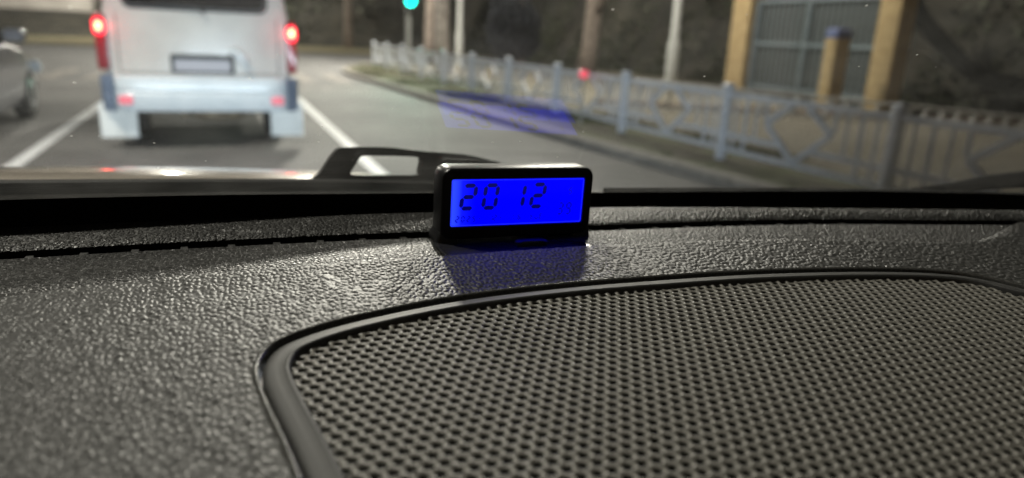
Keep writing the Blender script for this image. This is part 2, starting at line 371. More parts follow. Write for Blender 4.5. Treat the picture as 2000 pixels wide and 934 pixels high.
# ================================================================== THE CAR WE SIT IN
car = empty('car', (-.2, 0, 0), 0, 'car with grey leather-grained dashboard, speaker grille and raked windshield, seen from inside', 'car')
OFF = Vector((.2, 0, 0))                       # children are built in world coordinates
Z0 = 1.111
crease = [at_z(x, y, Z0)[:2] for x, y in [(0, 566), (220, 541), (439, 520), (700, 500), (860, 490), (1010, 480), (1175, 470), (1362, 463), (1575, 459), (1787, 465), (1872, 465), (1915, 459), (1966, 441)]]
vent = [at_z(x, y, 1.106)[:2] for x, y in [(0, 509), (300, 491), (700, 471), (840, 466), (1200, 451), (1565, 440), (1960, 441)]]
edge = [at_z(x, y, 1.112)[:2] for x, y in [(0, 447), (400, 430), (800, 418), (1170, 407), (1600, 409), (2000, 413)]]
def ext(P, xl, xr):
    P = [np.array(p) for p in P]
    s = (P[1]-P[0])/(P[1][0]-P[0][0]); e = (P[-1]-P[-2])/(P[-1][0]-P[-2][0])
    return [P[0]+s*(xl-P[0][0])] + P + [P[-1]+e*(xr-P[-1][0])]
vent_c = catmull(ext(vent, -.6, 1.2), 10); edge_c = catmull(ext(edge, -.6, 1.2), 10)
yv = lambda x: np.interp(x, vent_c[:, 0], vent_c[:, 1]); ye = lambda x: np.interp(x, edge_c[:, 0], edge_c[:, 1])
crs = (crease[1]-crease[0])/(crease[1][0]-crease[0][0])
cr = [crease[0]+crs*(-.6-crease[0][0])] + crease
cr_c = catmull(cr, 10)
xe = cr_c[-1][0]
tail = np.array([(x_, float(yv(x_))-.004) for x_ in np.linspace(xe+.03, 1.2, 20)])
BACK = resample(np.vstack([cr_c, tail]), .008)
def seg_dist(P, L_):
    A = L_[:-1]; B = L_[1:]; D = B-A; dd = (D**2).sum(1); out = np.full(len(P), 9.)
    for i in range(0, len(P), 2000):
        Q = P[i:i+2000, None, :]-A[None]; t = np.clip((Q*D).sum(2)/dd, 0, 1)
        out[i:i+2000] = np.sqrt(((Q-D*t[..., None])**2).sum(2)).min(1)
    return out
def surf(P):
    P = np.atleast_2d(np.array(P, float)); d = seg_dist(P, BACK)
    rl = np.clip(1-d/.014, 0, 1)**2*.0045
    rl = rl*np.clip((xe+.02-P[:, 0])/.06, 0, 1)          # the roll fades out where the shelf ends
    return Z0 - rl - .16*np.clip(d-.06, 0, None)**2 - .05*np.clip(-P[:, 0], 0, None)**2
def on_surf(x, y, dz=0):
    z = Z0
    for _ in range(5):
        p = at_z(x, y, z); z = float(surf(p[:2])[0])+dz
    return at_z(x, y, z)
# outline of the opening for the speaker grille
lip_px = [(586, 934), (551, 852), (520, 786), (502, 737), (504, 706), (528, 675), (577, 651), (666, 624), (799, 595), (932, 573), (1100, 554), (1280, 540), (1460, 529), (1640, 524), (1775, 525), (1865, 531), (1932, 542), (2000, 558)]
lip = [on_surf(*q)[:2] for q in lip_px]
d0 = (lip[0]-lip[1]); d0 /= np.linalg.norm(d0); d1 = lip[-1]-lip[-2]; d1 /= np.linalg.norm(d1)
close = [lip[-1]+d1*.035+np.array([.006, -.01]), (.50, .16), (.49, .06), (.43, .02), (.16, .0), lip[0]+d0*.17+np.array([.012, 0]), lip[0]+d0*.06]
OUT = resample(catmull(lip+[np.array(c) for c in close], 12, closed=True), .004, closed=True)
def inward(P, d):
    t = np.roll(P, -1, 0)-np.roll(P, 1, 0); t /= np.linalg.norm(t, axis=1)[:, None]
    area = .5*np.sum(P[:, 0]*np.roll(P[:, 1], -1)-np.roll(P[:, 0], -1)*P[:, 1])
    n = np.stack([-t[:, 1], t[:, 0]], 1)*(1 if area > 0 else -1)
    return P+n*d
def inside(P, poly):
    P = np.atleast_2d(P); x, y = P[:, 0], P[:, 1]; c = np.zeros(len(P), bool); j = len(poly)-1
    for i in range(len(poly)):
        xi, yi = poly[i]; xj, yj = poly[j]
        with np.errstate(divide='ignore', invalid='ignore'):
            c ^= ((yi > y) != (yj > y)) & (x < (xj-xi)*(y-yi)/(yj-yi)+xi)
        j = i
    return c
bnd = np.vstack([[(-.6, -.2)], BACK, [(1.2, -.2)]])
gxx, gyy = np.meshgrid(np.arange(-.59, 1.2, .011), np.arange(-.19, .56, .011))
G = np.stack([gxx.ravel(), gyy.ravel()], 1)+rng.uniform(-.0015, .0015, (gxx.size, 2))
yb_ = np.interp(G[:, 0], BACK[:, 0], BACK[:, 1])
okm = inside(G, bnd) & (seg_dist(G, BACK) > .018) & ~inside(G, OUT)
okm &= seg_dist(G, np.vstack([OUT, OUT[:1]])) > .008
G = G[okm]
rolls = []
for d in (.003, .007, .011, .015):
    q = BACK.copy(); t = np.gradient(q, axis=0); t /= np.linalg.norm(t, axis=1)[:, None]; q = q+np.stack([t[:, 1], -t[:, 0]], 1)*d
    q = q[(seg_dist(q, BACK) > d*.9) & inside(q, bnd)]; rolls.append(q)
ring2 = inward(OUT, -.004)
pts = np.vstack([bnd, OUT, ring2]+rolls+[G]); nb, no_ = len(bnd), len(OUT)
edges_ = [(i, (i+1) % nb) for i in range(nb)] + [(nb+i, nb+(i+1) % no_) for i in range(no_)]
vv, ee, ff, _, _, _ = delaunay_2d_cdt([Vector(p) for p in pts.tolist()], edges_, [], 0, 1e-7)
vv = np.array([(p.x, p.y) for p in vv]); cen = np.array([vv[list(f_)].mean(0) for f_ in ff])
kf = inside(cen, bnd) & ~inside(cen, OUT)
zz = surf(vv)
WX0, WX1, WY0, WY1 = -.20, .66, .165, .47                 # window of finely modelled grain: all that the lens can see
inw = np.clip(np.minimum.reduce([vv[:, 0]-WX0, WX1-vv[:, 0], vv[:, 1]-WY0])/.012, 0, 1)
zz = zz - .0016*inw
dm = MB(); dm.add(np.column_stack([vv, zz]), [tuple(f_) for f_, k in zip(ff, kf) if k])
# rolled edge into the grille opening
zo = surf(OUT); o1 = inward(OUT, .0008); o2 = inward(OUT, .0011)
dm.loft([list(np.column_stack([OUT, zo])), list(np.column_stack([o1, zo-.0012])), list(np.column_stack([o2, zo-.008]))], False, False)
me = bpy.data.meshes.new('dashboard'); me.from_pydata(dm.v, [], dm.f); me.update()
bm = bmesh.new(); bm.from_mesh(me); bmesh.ops.remove_doubles(bm, verts=bm.verts, dist=1e-6); bmesh.ops.recalc_face_normals(bm, faces=bm.faces); bm.to_mesh(me); bm.free()
dash = link('dashboard', me, M['leather'], car, ang=None, loc=OFF)
tag(dash, 'dark grey leather-grained dashboard top')
# pebbled grain modelled as relief
GS = .0005
fxs = np.arange(WX0, WX1, GS); fys = np.arange(WY0, WY1, GS)
FXm, FYm = np.meshgrid(fxs, fys); shp = FXm.shape
FP = np.stack([FXm.ravel(), FYm.ravel()], 1)
OUTx = inward(OUT, -.0004)
# only points the camera frame can hold, plus a margin
dv = np.column_stack([FP, np.full(len(FP), Z0)])-[0, 0, CAM_H]; dep = dv@fw
pxu = 1000+F_PX*(dv@rt)/dep; pxv = 467-F_PX*(dv@up)/dep
keep = (pxu > -90) & (pxu < 2090) & (pxv < 1000)
idx = np.nonzero(keep)[0]
ii = inside(FP[idx], bnd) & ~inside(FP[idx], OUTx); idx = idx[ii]
Pk = FP[idx]
def pebble(P, cell, seed):
    wv = P + .0005*np.stack([np.sin(P[:, 1]*900+np.sin(P[:, 0]*500)*2), np.sin(P[:, 0]*800+np.sin(P[:, 1]*620)*2)], 1)
    U = wv/np.array([cell, cell*1.9]); I = np.floor(U).astype(int); f1 = np.full(len(P), 9.); f2 = np.full(len(P), 9.); hv = np.zeros(len(P))
    for dx in (-1, 0, 1):
        for dy in (-1, 0, 1):
            J = I+[dx, dy]
            h1 = np.sin(J[:, 0]*127.1+J[:, 1]*311.7+seed)*43758.5453; h2 = np.sin(J[:, 0]*269.5+J[:, 1]*183.3+seed)*43758.5453
            h1 -= np.floor(h1); h2 -= np.floor(h2)
            d = np.hypot(J[:, 0]+.08+.84*h1-U[:, 0], J[:, 1]+.08+.84*h2-U[:, 1])
            nw = d < f1; f2 = np.where(nw, f1, np.minimum(f2, d)); hv = np.where(nw, h1*.5+h2*.5, hv); f1 = np.where(nw, d, f1)
    e = np.clip((f2-f1)/.55, 0, 1); e = e*e*(3-2*e)
    return e*(1-.45*np.clip(f1, 0, 1)**2)*(.75+.5*hv)
hp_ = pebble(Pk, .0030, 1.7)
fold = np.sin(Pk[:, 0]*410+np.sin(Pk[:, 1]*130)*2.2+.8*np.sin(Pk[:, 0]*95))*np.sin(Pk[:, 1]*150+np.sin(Pk[:, 0]*210)*1.6)
zf = surf(Pk) + .00058*hp_ + .00016*fold - .0006
idm = np.full(FP.shape[0], -1); idm[idx] = np.arange(len(idx)); idm = idm.reshape(shp)
q4 = np.stack([idm[:-1, :-1], idm[:-1, 1:], idm[1:, 1:], idm[1:, :-1]], -1).reshape(-1, 4); q4 = q4[(q4 >= 0).all(1)]
me = bpy.data.meshes.new('leather_grain'); me.vertices.add(len(idx)); me.vertices.foreach_set('co', np.column_stack([Pk, zf]).ravel())
me.loops.add(q4.size); me.loops.foreach_set('vertex_index', q4.ravel()); me.polygons.add(len(q4)); me.polygons.foreach_set('loop_start', np.arange(0, q4.size, 4)); me.update(calc_edges=True)
grain = link('leather_grain', me, M['leatherfine'], dash, ang=None)
# moulded lip round the grille opening
lipp = [(-.0020, -.0006), (-.0013, .0004), (-.0003, .0008), (.0006, .0003), (.0010, -.0008), (.0012, -.007)]
MB().loft([list(np.column_stack([inward(OUT, d), zo+h_])) for d, h_ in lipp], False, False).build('opening_lip', M['lip'], dash, ang=60)
# trim ring round the grille
prof = [(.0022, -.008), (.0022, -.0034), (.0030, -.0020), (.0050, -.0010), (.0080, -.0006), (.0108, -.0009), (.0116, -.0003), (.0124, .0000), (.0132, -.0003), (.0139, -.0014), (.0142, -.0064)]
MB().loft([list(np.column_stack([inward(OUT, d), zo+h_])) for d, h_ in prof], False, False).build('grille_trim', M['trim'], dash, ang=60)
# perforated grille: hexagonal holes, a bump beside each one
PT = .0062; a1 = np.array([PT, 0]); a2 = np.array([PT/2, PT*math.sqrt(3)/2])
k1 = 2*math.pi/PT*np.array([1, -1/math.sqrt(3)]); k2 = 2*math.pi/PT*np.array([0, 2/math.sqrt(3)]); k3 = -k1-k2
GIN = inward(OUT, .0120); lo_, hi_ = GIN.min(0), GIN.max(0)
def wave(P): return -(np.sin(P@k1)+np.sin(P@k2)+np.sin(P@k3))
HC = (a1+a2)/3                                              # hole at the lowest spot of the wave
if wave(HC[None])[0] > 0: HC = 2*(a1+a2)/3
cells = []
for j in range(int(lo_[1]/a2[1])-1, int(hi_[1]/a2[1])+2):
    for i in range(int((lo_[0]-j*a2[0])/PT)-2, int((hi_[0]-j*a2[0])/PT)+2): cells.append(i*a1+j*a2+HC)
cells = np.array(cells); cells = cells[inside(cells, GIN)]
# keep what the place can show: the part of the panel ahead of the lens and a margin
cells = cells[cells[:, 1] > .06]
ang12 = np.arange(12)*math.pi/6+math.pi/6
def hexr(a):                                               # distance to the hexagonal cell border
    b = (a % (math.pi/3)); return PT/2/np.cos(np.minimum(b, math.pi/3-b))
rh = np.array([hexr(a) for a in ang12])
dirs = np.stack([np.cos(ang12), np.sin(ang12)], 1)
lev = [(None, 0.0), (.00245, -.0001), (.00212, -.0004), (.00204, -.0008)]
nC = len(cells); AMP = .00032
Vs = []
for rr_, dz in lev:
    rad = rh if rr_ is None else np.full(12, rr_)
    Pq = cells[:, None, :]+dirs[None]*rad[None, :, None]
    fl = Pq.reshape(-1, 2)
    z = np.repeat(surf(cells), 12) - .0030 + AMP*wave(fl) + dz
    Vs.append(np.column_stack([fl, z]).reshape(nC, 12, 3))
VV = np.stack(Vs, 1).reshape(-1, 3)
base_f = [(l*12+k, l*12+(k+1) % 12, (l+1)*12+(k+1) % 12, (l+1)*12+k) for l in range(3) for k in range(12)]
fa = (np.arange(nC)[:, None, None]*48+np.array(base_f)[None]).reshape(-1, 4)
me = bpy.data.meshes.new('speaker_grille'); me.from_pydata(VV.tolist(), [], fa.tolist()); me.update()
bm = bmesh.new(); bm.from_mesh(me); bmesh.ops.remove_doubles(bm, verts=bm.verts, dist=1.5e-5); bm.to_mesh(me); bm.free()
tag(link('speaker_grille', me, M['grille'], dash, ang=None), 'perforated grey speaker grille')
cl = inward(OUT, .004); me = bpy.data.meshes.new('speaker_cloth'); me.from_pydata(np.column_stack([cl, surf(cl)-.009]).tolist(), [], [tuple(range(len(cl)))])
link('speaker_cloth', me, M['cloth'], dash, smooth=False)
# shelf behind the crease, demister slot, rear lip
xs = np.linspace(-.6, 1.2, 260)
ybk = np.interp(xs, BACK[:, 0], BACK[:, 1])
def strip(rows, name, m, parent, ang=50):
    mb = MB(); mb.loft([[(x_, y_, z_) for x_, y_, z_ in r_] for r_ in rows], False, False, closed=False); return mb.build(name, m, parent, ang=ang)
sl = .0095
strip([[(x_, y_-.020, 1.1020) for x_, y_ in zip(xs, ybk)], [(x_, max(min(y_+.0, yv(x_)-.003), y_-.019), 1.1050) for x_, y_ in zip(xs, ybk)],
       [(x_, yv(x_)-.0008, 1.1068) for x_ in xs], [(x_, yv(x_), 1.1062) for x_ in xs], [(x_, yv(x_)+.0003, 1.094) for x_ in xs]], 'shelf', M['leather'], dash)
strip([[(x_, yv(x_)+.0004, 1.1045) for x_ in xs], [(x_, yv(x_)+.0006, 1.097) for x_ in xs], [(x_, yv(x_)+sl, 1.097) for x_ in xs], [(x_, yv(x_)+sl, 1.1085) for x_ in xs]], 'demister_slot', M['slot'], dash)
strip([[(x_, yv(x_)+sl, 1.1085) for x_ in xs], [(x_, yv(x_)+sl+.0012, 1.1094) for x_ in xs]] +
      [[(x_, yv(x_)+sl+.0012+(ye(x_)-yv(x_)-sl-.0012)*t, 1.1094+.0042*math.sin(t*math.pi*.62)) for x_ in xs] for t in (.2, .4, .6, .8, .93)] +
      [[(x_, ye(x_), 1.1105) for x_ in xs], [(x_, ye(x_)+.003, 1.105) for x_ in xs], [(x_, ye(x_)+.004, 1.06) for x_ in xs]], 'rear_lip', M['leather'], dash)
rib = None
for i in range(34):
    x_ = -.38+i*.0292
    if x_ > xe-.1: break
    if rib is None:
        mb = MB(); mb.add([(-.0035, -.0015, -.01), (.0035, -.0015, -.01), (.0035, sl+.002, -.01), (-.0035, sl+.002, -.01), (-.0022, -.0015, 0), (.0022, -.0015, 0), (.0022, sl+.002, -.0005), (-.0022, sl+.002, -.0005)],
                          [(0, 3, 2, 1), (4, 5, 6, 7), (0, 1, 5, 4), (1, 2, 6, 5), (2, 3, 7, 6), (3, 0, 4, 7)])
        rib = o = mb.build('vent_rib', M['trim'], dash, ang=30)
    else:
        o = rib.copy(); col.objects.link(o); o.parent = dash
    o.location = (x_, float(yv(x_)), 1.1058)
# windshield: a raked, slightly bowed pane, 5 mm thick
TH = R(31.5)
ybase = lambda x: .588-.10*(x+.2)**2
def gz(x, y): return 1.1+(ybase(x)-y)*math.tan(TH)
GN = Vector((0, math.sin(TH), math.cos(TH)))               # outward normal
def gpt(x, y, off=0): return Vector((x, y, gz(x, y)))+GN*off
gxs = np.linspace(-.95, 1.05, 41); ss = np.linspace(.06, -1.0, 40)   # distance behind the base line
wb = MB()
for off in (0, .005):
    wb.loft([[gpt(x_, ybase(x_)+s_, off) for x_ in gxs] for s_ in ss], False, False, closed=False)
me = bpy.data.meshes.new('windshield'); me.from_pydata([tuple(v) for v in wb.v], [], wb.f)
wind = link('windshield', me, M['glass'], car, ang=None, loc=OFF)
tag(wind, 'raked clear windshield, faintly dusty')
fwd = lambda x: np.interp(x, [-.95, -.13, -.01, .09, .20, .32, .6, .82, 1.05], [.058, .058, .054, .048, .042, .036, .030, .018, .01])
fb = MB(); fb.loft([[gpt(x_, ybase(x_)-fwd(x_)*t+.05*(1-t), -.0012) for x_ in gxs] for t in np.linspace(0, 1, 8)], False, False, closed=False)
fb.build('frit_band', M['frit'], wind, ang=None)
# cowl and hood outside
cw = MB(); cxs = np.linspace(-.9, 1.0, 40)
hz = lambda x: -.062*np.clip(x+.35, 0, None)**2-.03*np.clip(-.45-x, 0, None)**2
cw.loft([[(x_, ye(x_)+.003, 1.090) for x_ in cxs], [(x_, ye(x_)+.006, 1.062) for x_ in cxs], [(x_, ybase(x_)+.055, 1.03) for x_ in cxs], [(x_, ybase(x_)+.075, 1.062+hz(x_)*.3) for x_ in cxs], [(x_, ybase(x_)+.14, 1.088+hz(x_)*.6) for x_ in cxs], [(x_, ybase(x_)+.19, 1.092+hz(x_)) for x_ in cxs], [(x_, ybase(x_)+.20, 1.03) for x_ in cxs]], False, False, closed=False)
cw.build('cowl', M['cowl'], car, loc=OFF)
hd = MB(); hp = [(.205, 1.05), (.208, 1.088), (.215, 1.0935), (.26, 1.094), (.34, 1.086), (.45, 1.066), (.6, 1.03), (.8, .975), (1.0, .91), (1.2, .83), (1.32, .74), (1.36, .6)]
hd.loft([[(x_, ybase(x_)+d, z_+hz(x_)*(1+.6*(d-.2))) for x_ in cxs] for d, z_ in hp], False, False, closed=False)
hd.build('hood', M['hood'], car, ang=60, loc=OFF)
# headlamps in the nose of the car; they light the van and the fence
for sx in (-.82, .42):
    hl = MB(); hl.loft([[(sx+q[0]*s_, 2.0+y_, .72+q[1]*s_) for q in rrect(.3, .15, .05)] for y_, s_ in ((-.1, .8), (0, 1), (.03, .96))]); ho = hl.build('headlamp', M['rim'], car, loc=OFF)
    L_ = bpy.data.lights.new('headlamp_beam', 'SPOT'); L_.energy = 620; L_.color = (.72, .86, 1); L_.spot_size = R(104); L_.spot_blend = 1; L_.shadow_soft_size = .05
    lo = bpy.data.objects.new('headlamp_beam', L_); col.objects.link(lo); lo.parent = car; lo.location = Vector((sx, 2.1, .70))+OFF
    lo.rotation_euler = (R(90-16), 0, R(-8 if sx < 0 else -17))
# wipers, parked outside along the foot of the glass
def glass_hit(px, py, off):
    d = ray(px, py); o = np.array([0, 0, CAM_H]); t0, t1 = .1, 2.0
    g = lambda t: (o+d*t)[2] - gpt((o+d*t)[0], (o+d*t)[1], 0).z - off/math.cos(TH)
    for _ in range(50):
        tm = (t0+t1)/2
        if (g(tm) > 0) == (g(t1) > 0): t1 = tm
        else: t0 = tm
    return Vector(o+d*tm)
def plate_with_hole(outer, hole, off, th, name, m, parent):
    mb = bmesh.new()
    def loop(px): 
        vs_ = [mb.verts.new(Vector(at_y(x, y, off))) for x, y in px]; return [mb.edges.new((vs_[i], vs_[(i+1) % len(vs_)])) for i in range(len(vs_))]
    es = loop(outer) + (loop(hole) if hole is not None else [])
    bmesh.ops.triangle_fill(mb, use_beauty=True, use_dissolve=False, edges=es, normal=Vector((0, -1, 0)))
    fs = list(mb.faces); r_ = bmesh.ops.extrude_face_region(mb, geom=fs)
    for v in r_['geom']:
        if isinstance(v, bmesh.types.BMVert): v.co += Vector((0, th, -th*.15))
    bmesh.ops.recalc_face_normals(mb, faces=mb.faces)
    me = bpy.data.meshes.new(name); mb.to_mesh(me); mb.free()
    return link(name, me, m, parent, ang=35)
wp = empty('windshield_wiper', (0, 0, 0)); wp.parent = car; wp.location = OFF
zs = lambda L_: [(580+x/4.762, 270+y/4.762) for x, y in L_]
arm_o = catmull(zs([(90, 430), (210, 330), (300, 200), (375, 105), (430, 88), (600, 84), (850, 86), (1150, 120), (1400, 138), (1600, 158), (1760, 195), (1900, 236), (1700, 250), (1400, 262), (1300, 330), (1240, 440), (830, 452), (400, 470), (200, 465)]), 4, closed=True)
arm_h = catmull(zs([(505, 335), (545, 250), (585, 185), (640, 166), (900, 166), (1120, 176), (1168, 200), (1150, 290), (1128, 340), (900, 346), (650, 350)]), 4, closed=True)
plate_with_hole(arm_o, arm_h, .68, .016, 'wiper_arm', M['wiper'], wp)
MB().tube([at_y(x_, y_, .66) for x_, y_ in ((-700, 372), (0, 366), (300, 363), (620, 362), (900, 366), (1060, 372))], .0062, 8).build('wiper_blade', M['rubber'], wp)
w2 = empty('windshield_wiper', (0, 0, 0)); w2.parent = car; w2.location = OFF
MB().tube([glass_hit(x_, y_, .014) for x_, y_ in [(1750, 378), (1850, 368), (1930, 356), (2000, 350), (2100, 345)]], [.004, .006, .008, .009, .009], 8).build('wiper_arm', M['wiper'], w2)
MB().tube([glass_hit(x_, y_, .008) for x_, y_ in [(1180, 374), (1500, 373), (1750, 375), (1900, 380), (2100, 384)]], .0035, 8).build('wiper_blade', M['rubber'], w2)

# ================================================================== THE DIGITAL CLOCK
CX, CY, CZ = .1945, .4515, 1.1078
clk = empty('digital_clock', (CX, CY, CZ), 0, 'black digital clock with glowing blue display showing 20 12 on the dashboard', 'clock')
clk.rotation_euler.y = R(1.3)
CW, CH = .1185, .0515
def cring(w_, h_, r_, y, zc=None): return [(x, y, (CH/2+.001 if zc is None else zc)+z) for x, z in rrect(w_, h_, r_, 6)]
cs = MB(); cs.loft([cring(CW-.0012, CH-.0012, .0075, 0.0006), cring(CW, CH, .008, .0018), cring(CW, CH, .008, .019), cring(CW-.003, CH-.003, .007, .0235), cring(CW-.009, CH-.009, .005, .0245)], False, True)
cs.build('casing', M['case'], clk, ang=50)
LW, LH = .1035, .0338; LZ = .0275
fr_ = MB(); fr_.loft([cring(CW-.0012, CH-.0012, .0075, .0006), cring(CW-.0030, CH-.0030, .0066, .0), cring(LW+.0006, LH+.0006, .0016, .0, LZ), cring(LW, LH, .0014, .0010, LZ)], False, False)
fr_.build('bezel', M['bezel'], clk, ang=30)
def screen_mat():
    m = bpy.data.materials.new('blue_display'); m.use_nodes = True
    N, L, b = nodes(m); b.inputs['Base Color'].default_value = (.0, .0, .02, 1); b.inputs['Roughness'].default_value = .12; b.inputs['Specular IOR Level'].default_value = .1
    tc = N.new('ShaderNodeTexCoord'); sp = N.new('ShaderNodeSeparateXYZ'); L.new(tc.outputs['Object'], sp.inputs[0])
    mr = N.new('ShaderNodeMapRange'); mr.interpolation_type = 'SMOOTHSTEP'; mr.inputs[1].default_value = -LW/2; mr.inputs[2].default_value = -LW/2+.02; mr.inputs[3].default_value = 0; mr.inputs[4].default_value = 1
    L.new(sp.outputs[0], mr.inputs[0])
    rp = N.new('ShaderNodeValToRGB'); rp.color_ramp.elements[0].color = (.022, .055, 1.0, 1); rp.color_ramp.elements[1].color = (.0, .0, 1.0, 1)
    e = rp.color_ramp.elements.new(.35); e.color = (.004, .008, 1.0, 1)
    L.new(mr.outputs[0], rp.inputs[0]); L.new(rp.outputs[0], b.inputs['Emission Color']); b.inputs['Emission Strength'].default_value = 1.15
    return m
M['screen'] = screen_mat()
M['segment'] = mat('lcd_segment', (0, 0, .01), .2, emit=(0, 0, .10), estr=1)
M['faint'] = mat('lcd_faint_segment', (0, 0, .02), .2, emit=(0, 0, .42), estr=1)
eb = MB(); eb.loft([cring(LW-.0008, LH-.0008, .0014, .0009, LZ), cring(LW-.0016, LH-.0016, .0011, .0009, LZ)], False, False)
sb = MB(); sb.add(cring(LW, LH, .0014, .0010, LZ), [tuple(range(28))]); scr = sb.build('screen', M['screen'], clk, smooth=False)
tag(scr, 'blue backlit display')
eb.build('display_border', mat('lcd_border', (0, 0, .02), .2, emit=(.012, .02, 1), estr=1.3), scr, smooth=False)
SEG = {'0': 'abcdef', '1': 'bc', '2': 'abged', '3': 'abgcd', '5': 'afgcd', '6': 'afgedc', '9': 'abcdfg', 't': 'fged', 'u': 'cde', 'e': 'adefg', '-': 'g'}
def digit(ch, u, v, du, dv, th, m, name='digit', slant=.12):
    """seven segment character, left edge u, top v, size du x dv in fractions of the display"""
    x0 = -LW/2+u*LW; zt = LZ+LH/2-v*LH; w_ = du*LW; h_ = dv*LH; zb = zt-h_
    mb = MB(); g = th*.12; y = .0008
    def P(x, z): return (x0+x+(z-zb)*slant, y, z)
    def hseg(z): mb.add([P(g+th*.5, z), P(th+g, z+th/2), P(w_-th-g, z+th/2), P(w_-g-th*.5, z), P(w_-th-g, z-th/2), P(th+g, z-th/2)], [(0, 1, 2, 3, 4, 5)])
    def vseg(x, za, zc_): mb.add([P(x, za-g), P(x+th/2, za-th*.5-g), P(x+th/2, zc_+th*.5+g), P(x, zc_+g), P(x-th/2, zc_+th*.5+g), P(x-th/2, za-th*.5-g)], [(0, 1, 2, 3, 4, 5)])
    zm = (zt+zb)/2
    for s in SEG[ch]:
        if s == 'a': hseg(zt-th/2)
        elif s == 'g': hseg(zm)
        elif s == 'd': hseg(zb+th/2)
        elif s == 'b': vseg(w_-th/2, zt-th/2, zm)
        elif s == 'c': vseg(w_-th/2, zm, zb+th/2)
        elif s == 'f': vseg(th/2, zt-th/2, zm)
        elif s == 'e': vseg(th/2, zm, zb+th/2)
    mb.build(name, m, scr, smooth=False)
for ch, u in (('2', .052), ('0', .212), ('1', .415), ('2', .570)): digit(ch, u, .085, .118, .575, .0031, M['segment'])
uu = .03
for ch in '2025-': digit(ch, uu, .77, .030, .15, .0011, M['faint']); uu += .04
for ch, u in (('1', .275), ('2', .305), ('-', .345), ('1', .435), ('6', .487), ('t', .585), ('u', .62), ('e', .655)): digit(ch, u, .76, .030, .15, .0011, M['faint'])
for ch, u in (('3', .795), ('9', .860)): digit(ch, u, .53, .048, .29, .0015, M['faint'])
digit('5', .875, .20, .035, .16, .0011, M['faint'])
# foot of the clock: a thin glossy pad with a small thumb tab
pd = MB(); ro = rrect(.112, .066, .022, 6)
pd.loft([[(x-.007, -.012+y, -.0030) for x, y in ro], [(x-.007, -.012+y, -.0014) for x, y in ro], [(x*.99-.007, -.012+y*.98, -.0010) for x, y in ro]], True, True); pd.build('mounting_pad', M['pad'], clk, smooth=False)
tb = MB(); tb.loft([[(.006+x*s, -.0115+y*s, z) for x, y in rrect(.026, .009, .0044, 6)] for z, s in ((-.0010, 1), (.0014, .96), (.0022, .8))], False, True); tb.build('tab', M['case'], clk)
for sx in (-1, 1):
    MB().loft([[(sx*(CW/2-.006)+x*s, .012+y*s, z) for x, y in rrect(.016, .024, .003, 4)] for z, s in ((-.001, 1), (.004, .95), (.009, .6))], True, True).build('foot', M['case'], clk)

# ================================================================== THE VAN AHEAD
VX = (at_y(203, 140, 7.9)[0]+at_y(572, 140, 7.9)[0])/2
van = empty('van', (VX, 7.9, 0), 0, 'white van stopped ahead with its brake lights glowing', 'van')
HWv = .865
def vring(y, hw, zt, zb=.46, r_=.2):
    out = []
    for k in range(7): a = R(90*k/6); out.append((hw*.90-r_+r_*math.cos(a), y, zt-r_+r_*math.sin(a)))
    for k in range(7): a = R(90+90*k/6); out.append((-hw*.90+r_+r_*math.cos(a), y, zt-r_+r_*math.sin(a)))
    out += [(-hw, y, 1.25), (-hw*1.01, y, .95), (-hw, y, .62), (-hw*.98, y, zb), (hw*.98, y, zb), (hw, y, .62), (hw*1.01, y, .95), (hw, y, 1.25)]
    return out
vb = MB(); vb.loft([vring(0, HWv-.05, 1.9), vring(.012, HWv-.02, 1.93), vring(.05, HWv, 1.96), vring(.3, HWv, 1.98), vring(2.6, HWv, 1.98), vring(3.3, HWv, 1.9), vring(3.75, HWv-.02, 1.5), vring(4.0, HWv-.08, 1.05, r_=.12)])
vb.build('body', M['vanpaint'], van, ang=40)
wr = MB(); wr.loft([[(x-.01, -.004, 1.585+z) for x, z in rrect(1.33, .46, .09)], [(x-.01, -.014, 1.585+z) for x, z in rrect(1.30, .43, .08)], [(x-.01, -.012, 1.585+z) for x, z in rrect(1.25, .38, .07)], [(x-.01, -.002, 1.585+z) for x, z in rrect(1.25, .38, .07)]], False, False)
rw = MB(); rw.add([(x-.01, -.008, 1.585+z) for x, z in rrect(1.27, .40, .075)], [tuple(range(24))]); rwo = rw.build('rear_window', M['tint'], van, smooth=False); wr.build('window_seal', M['seal'], rwo)
# tailgate joint, plate recess, plate, pale curved bar
tg = MB()
for x in (-.735, .735): tg.box((x, -.001, 1.03), (.008, .006, .56))
tg.box((0, -.001, .752), (1.47, .006, .008)); tg.build('tailgate_joint', M['seal'], van, smooth=False)
pr = MB(); pr.loft([[(x+.01, -.003, .845+z) for x, z in rrect(.60, .19, .03)], [(x+.01, -.022, .845+z) for x, z in rrect(.59, .18, .03)], [(x+.01, -.020, .835+z) for x, z in rrect(.535, .13, .02)], [(x+.01, -.005, .835+z) for x, z in rrect(.535, .13, .02)]], False, True)
pr.build('plate_surround', M['seal'], van)
pl = MB(); pl.loft([[(x+.005, -.006, .832+z) for x, z in rrect(.52, .112, .012)], [(x+.005, -.010, .832+z) for x, z in rrect(.52, .112, .012)]]); pl.build('number_plate', M['plate'], van)
cbar = MB(); cbar.tube([(.26, -.02, .99), (.32, -.05, .985), (.37, -.055, .94), (.42, -.05, .86), (.43, -.02, .80)], [.02, .035, .04, .035, .02], 10); cbar.build('pale_curved_bar', M['bumper'], van)  # pale raised curve in bumper paint on the tailgate
rwp = MB(); rwp.tube([(.05, -.03, 1.34), (.02, -.035, 1.40), (-.38, -.03, 1.44)], [.022, .012, .008], 8); rwp.build('rear_wiper', M['seal'], van)
